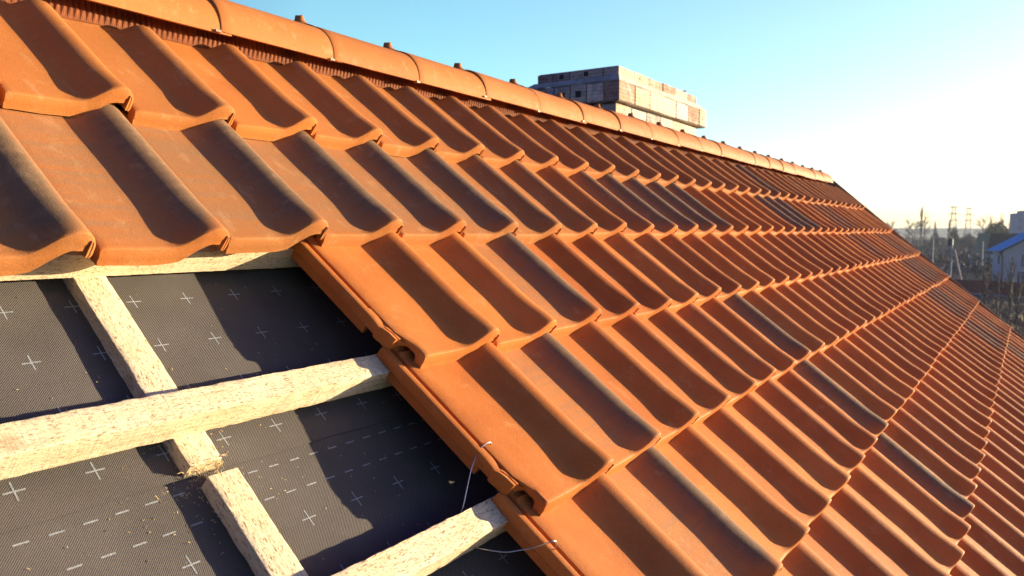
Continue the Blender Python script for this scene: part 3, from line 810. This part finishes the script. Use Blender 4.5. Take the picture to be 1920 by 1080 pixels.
# braced pole with transformer
e = empty('braced_pole', G(1783, 125)); dr = Vector((AX[0].x, AX[0].y, 0)).normalized()
b = MB(); b.tube([(0, 0, -.3), Vector((0, 0, 7.4)) + dr*.15], [.2, .15], 8); b.build('post', CONC, e)
b = MB(); b.tube([dr*2.15 + Vector((0, 0, -.3)), dr*.55 + Vector((0, 0, 5.9))], [.17, .13], 8); b.build('brace', CONC, e)
b = MB(); b.box(-.35, .35, -.3, .3, 6.4, 7.3); b.tube([(-.2, 0, 7.3), (-.2, 0, 7.7)], .08, 6); b.tube([(.2, 0, 7.3), (.2, 0, 7.7)], .08, 6); b.build('transformer', plain('dark_box', (.05, .07, .08), .5, .1, 2), e)
tag(e, 'utility pole with slanting brace and dark transformer box in front of the fence', 'utility pole', 'poles in the field')
b = MB()
for k in range(6): pass
rings = [[(math.cos(a)*2.0*q, math.sin(a)*1.4*q, z) for a in [2*math.pi*i/20 for i in range(20)]] for q, z in ((1, 0), (1.02, .25), (.85, .5), (.45, .68), (.05, .72))]
b.grid(rings, 0, close=True); o = b.build('tarp_heap', plain('pale_blue_tarp', (.62, .72, .80), .5, .1, 3), None, True, 60); o.location = G(1833.5, 205) + Vector((0, 0, .9))
tag(o, 'small pale blue oval tarp heap lying in the field', 'tarp')
# fence
RED = plain('dark_red_sheet', (.26, .022, .024), .6, .2, 2)
A, B = G(1778, 124), G(2010, 118); A.z = B.z = GZ-.35
e = empty('sheet_fence', A); dv_ = (B-A); ln = dv_.length; dv_.normalize(); nrm = Vector((-dv_.y, dv_.x, 0))
b = MB(); rows = [[], []]
k = 0; s_ = 0
while s_ < ln:
    o_ = nrm*(.035 if (k//2) % 2 else 0)
    for q, z in enumerate((.3, 2.0)): rows[q].append(dv_*s_ + o_ + Vector((0, 0, z)))
    s_ += .10 if k % 2 == 0 else .02; k += 1
b.grid(rows, 0, flip=True); b.build('panel', RED, e)
for k in range(0, int(ln/2.5)+1):
    b = MB(); p = dv_*(2.5*k) - nrm*.06; b.box(p.x-.04, p.x+.04, p.y-.04, p.y+.04, 0, 2.05); b.build('post', RED, e)
b = MB(); p = dv_*ln; b.tube([Vector((0, 0, .15)), p + Vector((0, 0, .15))], .14, 4); b.build('plinth', CONC, e)
tag(e, 'dark red corrugated sheet fence on a grey plinth in front of the house', 'fence')

# blue-roofed house
WALLM = plain('pale_render', (.46, .46, .46), .85, .08, .6); BLUE = plain('blue_sheet_roof', (.07, .46, .68), .85, .1, .5, .1)
DKR = plain('dark_trim', (.035, .03, .035), .6, .2, 2); GLASS = plain('window_glass', (.30, .27, .30), .15, .2, .8); PIPE = plain('brown_pipe', (.10, .055, .05), .5, .1, 3)
hd = 150; hp = G(1883, hd); hp.z = GZ-.3
vd = Vector((hp.x-CW.x, hp.y-CW.y, 0)).normalized(); rg = Vector((vd.y, -vd.x, 0))
ang = math.atan2(rg.y, rg.x) + R(17)
e = empty('blue_roof_house', hp, (0, 0, ang)); e.rotation_euler = (0, 0, ang)
# local: x along the gable front (to the right), y away
b = MB(); EV = 5.7; RW = 6.2; RZ = EV + RW*.56; DP = 5.0
A_ = [(0, 0, 0), (2*RW, 0, 0), (2*RW, 0, EV), (RW, 0, RZ), (0, 0, EV)]
i0 = [b.vert(p) for p in A_]; i1 = [b.vert((p[0], DP, p[2])) for p in A_]
b.face(i0); b.face(i1[::-1])
for k in range(5): b.face((i0[(k+1) % 5], i0[k], i1[k], i1[(k+1) % 5]))
b.build('wall', WALLM, e)
b = MB()
for sx in (-1, 1):
    def X(t): return RW + sx*t
    lo = RW + .9; zl = RZ + .12 - lo*.56
    P = [(X(lo), -.9, zl), (X(0), -.9, RZ+.12), (X(0), DP+.6, RZ+.12), (X(lo), DP+.6, zl)]
    T_ = [b.vert(p) for p in P]; U_ = [b.vert((p[0], p[1], p[2]-.18)) for p in P]
    b.face(T_ if sx > 0 else T_[::-1]); b.face(U_ if sx < 0 else U_[::-1])
    for k in range(4): b.face((T_[k], T_[(k+1) % 4], U_[(k+1) % 4], U_[k]))
rf = b.build('roof', BLUE, e)
b = MB()
for sx in (-1, 1):
    lo = RW + .92; zl = RZ - .10 - lo*.56
    b.tube([(RW+sx*lo, -.93, zl+.02), (RW, -.93, RZ-.08)], .13, 4)
o = b.build('barge_board', DKR, e)
b = MB(); b.tube([(-.85, -.9, EV-.45), (-.85, DP+.6, EV-.45)], .09, 6); b.tube([(-.8, -.75, EV-.5), (-.15, -.2, EV-1.2), (-.15, -.2, 0)], .13, 6); b.build('downpipe', PIPE, e)
def window(x0, x1, z0, z1, nx):
    b = MB(); b.box(x0-.1, x0, -.08, .02, z0-.1, z1+.1); b.box(x1, x1+.1, -.08, .02, z0-.1, z1+.1); b.box(x0, x1, -.08, .02, z1, z1+.1); b.box(x0, x1, -.08, .02, z0-.1, z0)
    for k in range(1, nx): xx = x0+(x1-x0)*k/nx; b.box(xx-.05, xx+.05, -.07, .02, z0, z1)
    w_ = b.build('window', DKR, e); b = MB(); b.box(x0, x1, -.03, .01, z0, z1); p = b.build('pane', GLASS, e); p.parent = w_
window(2.75, 4.3, 3.0, 4.6, 3); window(2.3, 4.2, .4, 1.9, 3)
b = MB(); b.box(-.05, .0, 1.6, 2.4, 3.2, 4.6); b.build('side_window', DKR, e); b = MB(); b.box(-.05, 0, 1.6, 2.3, .5, 1.9); b.build('side_window', DKR, e)
tag(e, 'pale two-storey house with bright blue roof at the right picture edge', 'house')
# dark roofed neighbour behind
e = empty('dark_roof_house', G(1874, 200), (0, 0, ang))
b = MB(); b.box(-1.6, 14, 0, 8, 0, 4.2); b.build('wall', WALLM, e)
b = MB(); P = [(-2.6, -.6, 3.6), (14.6, -.6, 3.6), (14.6, -.2, 7.9), (-1.7, -.2, 7.9)]; Q = [(-2.6, 9, 3.6), (14.6, 9, 3.6), (14.6, 8, 7.9), (-1.7, 8, 7.9)]
p_ = [b.vert(x) for x in P]; q_ = [b.vert(x) for x in Q]; b.face(p_); b.face(q_[::-1])
for k in range(4): b.face((p_[(k+1) % 4], p_[k], q_[k], q_[(k+1) % 4]))
b.build('roof', DKR, e); tag(e, 'house with near-black roof peeking out behind the blue-roofed house', 'house')
# tower block
e = empty('tower_block', G(1899, 360), (0, 0, ang-.2))
CB = plain('grey_block', (.36, .39, .41), .85, .12, .3)
b = MB(); b.box(0, 16, 0, 12, 0, 15.2); b.build('wall', CB, e); b = MB(); b.box(2.2, 16, .8, 11, 15.2, 16.2); b.build('roof_house', CB, e)
for zz in (3, 6, 9, 12):
    for xx in (1.5, 4.5, 7.5): b = MB(); b.box(xx, xx+1.3, -.05, .02, zz, zz+1.4); b.build('window', GLASS, e)
tag(e, 'blue-grey tower block rising behind the houses at the right edge', 'tower block')

# ------------------------------------------------------------ haze
b = MB(); b.box(-3800, 3800, -3800, 3800, GZ-5, 19)
hz = b.build('haze', D.materials.new('haze_air')); hm = hz.data.materials[0]; hm.use_nodes = True
t_ = hm.node_tree; t_.nodes.remove(t_.nodes['Principled BSDF'])
pv = t_.nodes.new('ShaderNodeVolumePrincipled'); pv.inputs['Density'].default_value = .00024; pv.inputs['Color'].default_value = (.86, .92, 1.0, 1)
pv.inputs['Anisotropy'].default_value = .0
t_.links.new(pv.outputs[0], t_.nodes['Material Output'].inputs['Volume'])
tag(hz, 'pale morning haze over the fields', 'haze', kind='stuff')
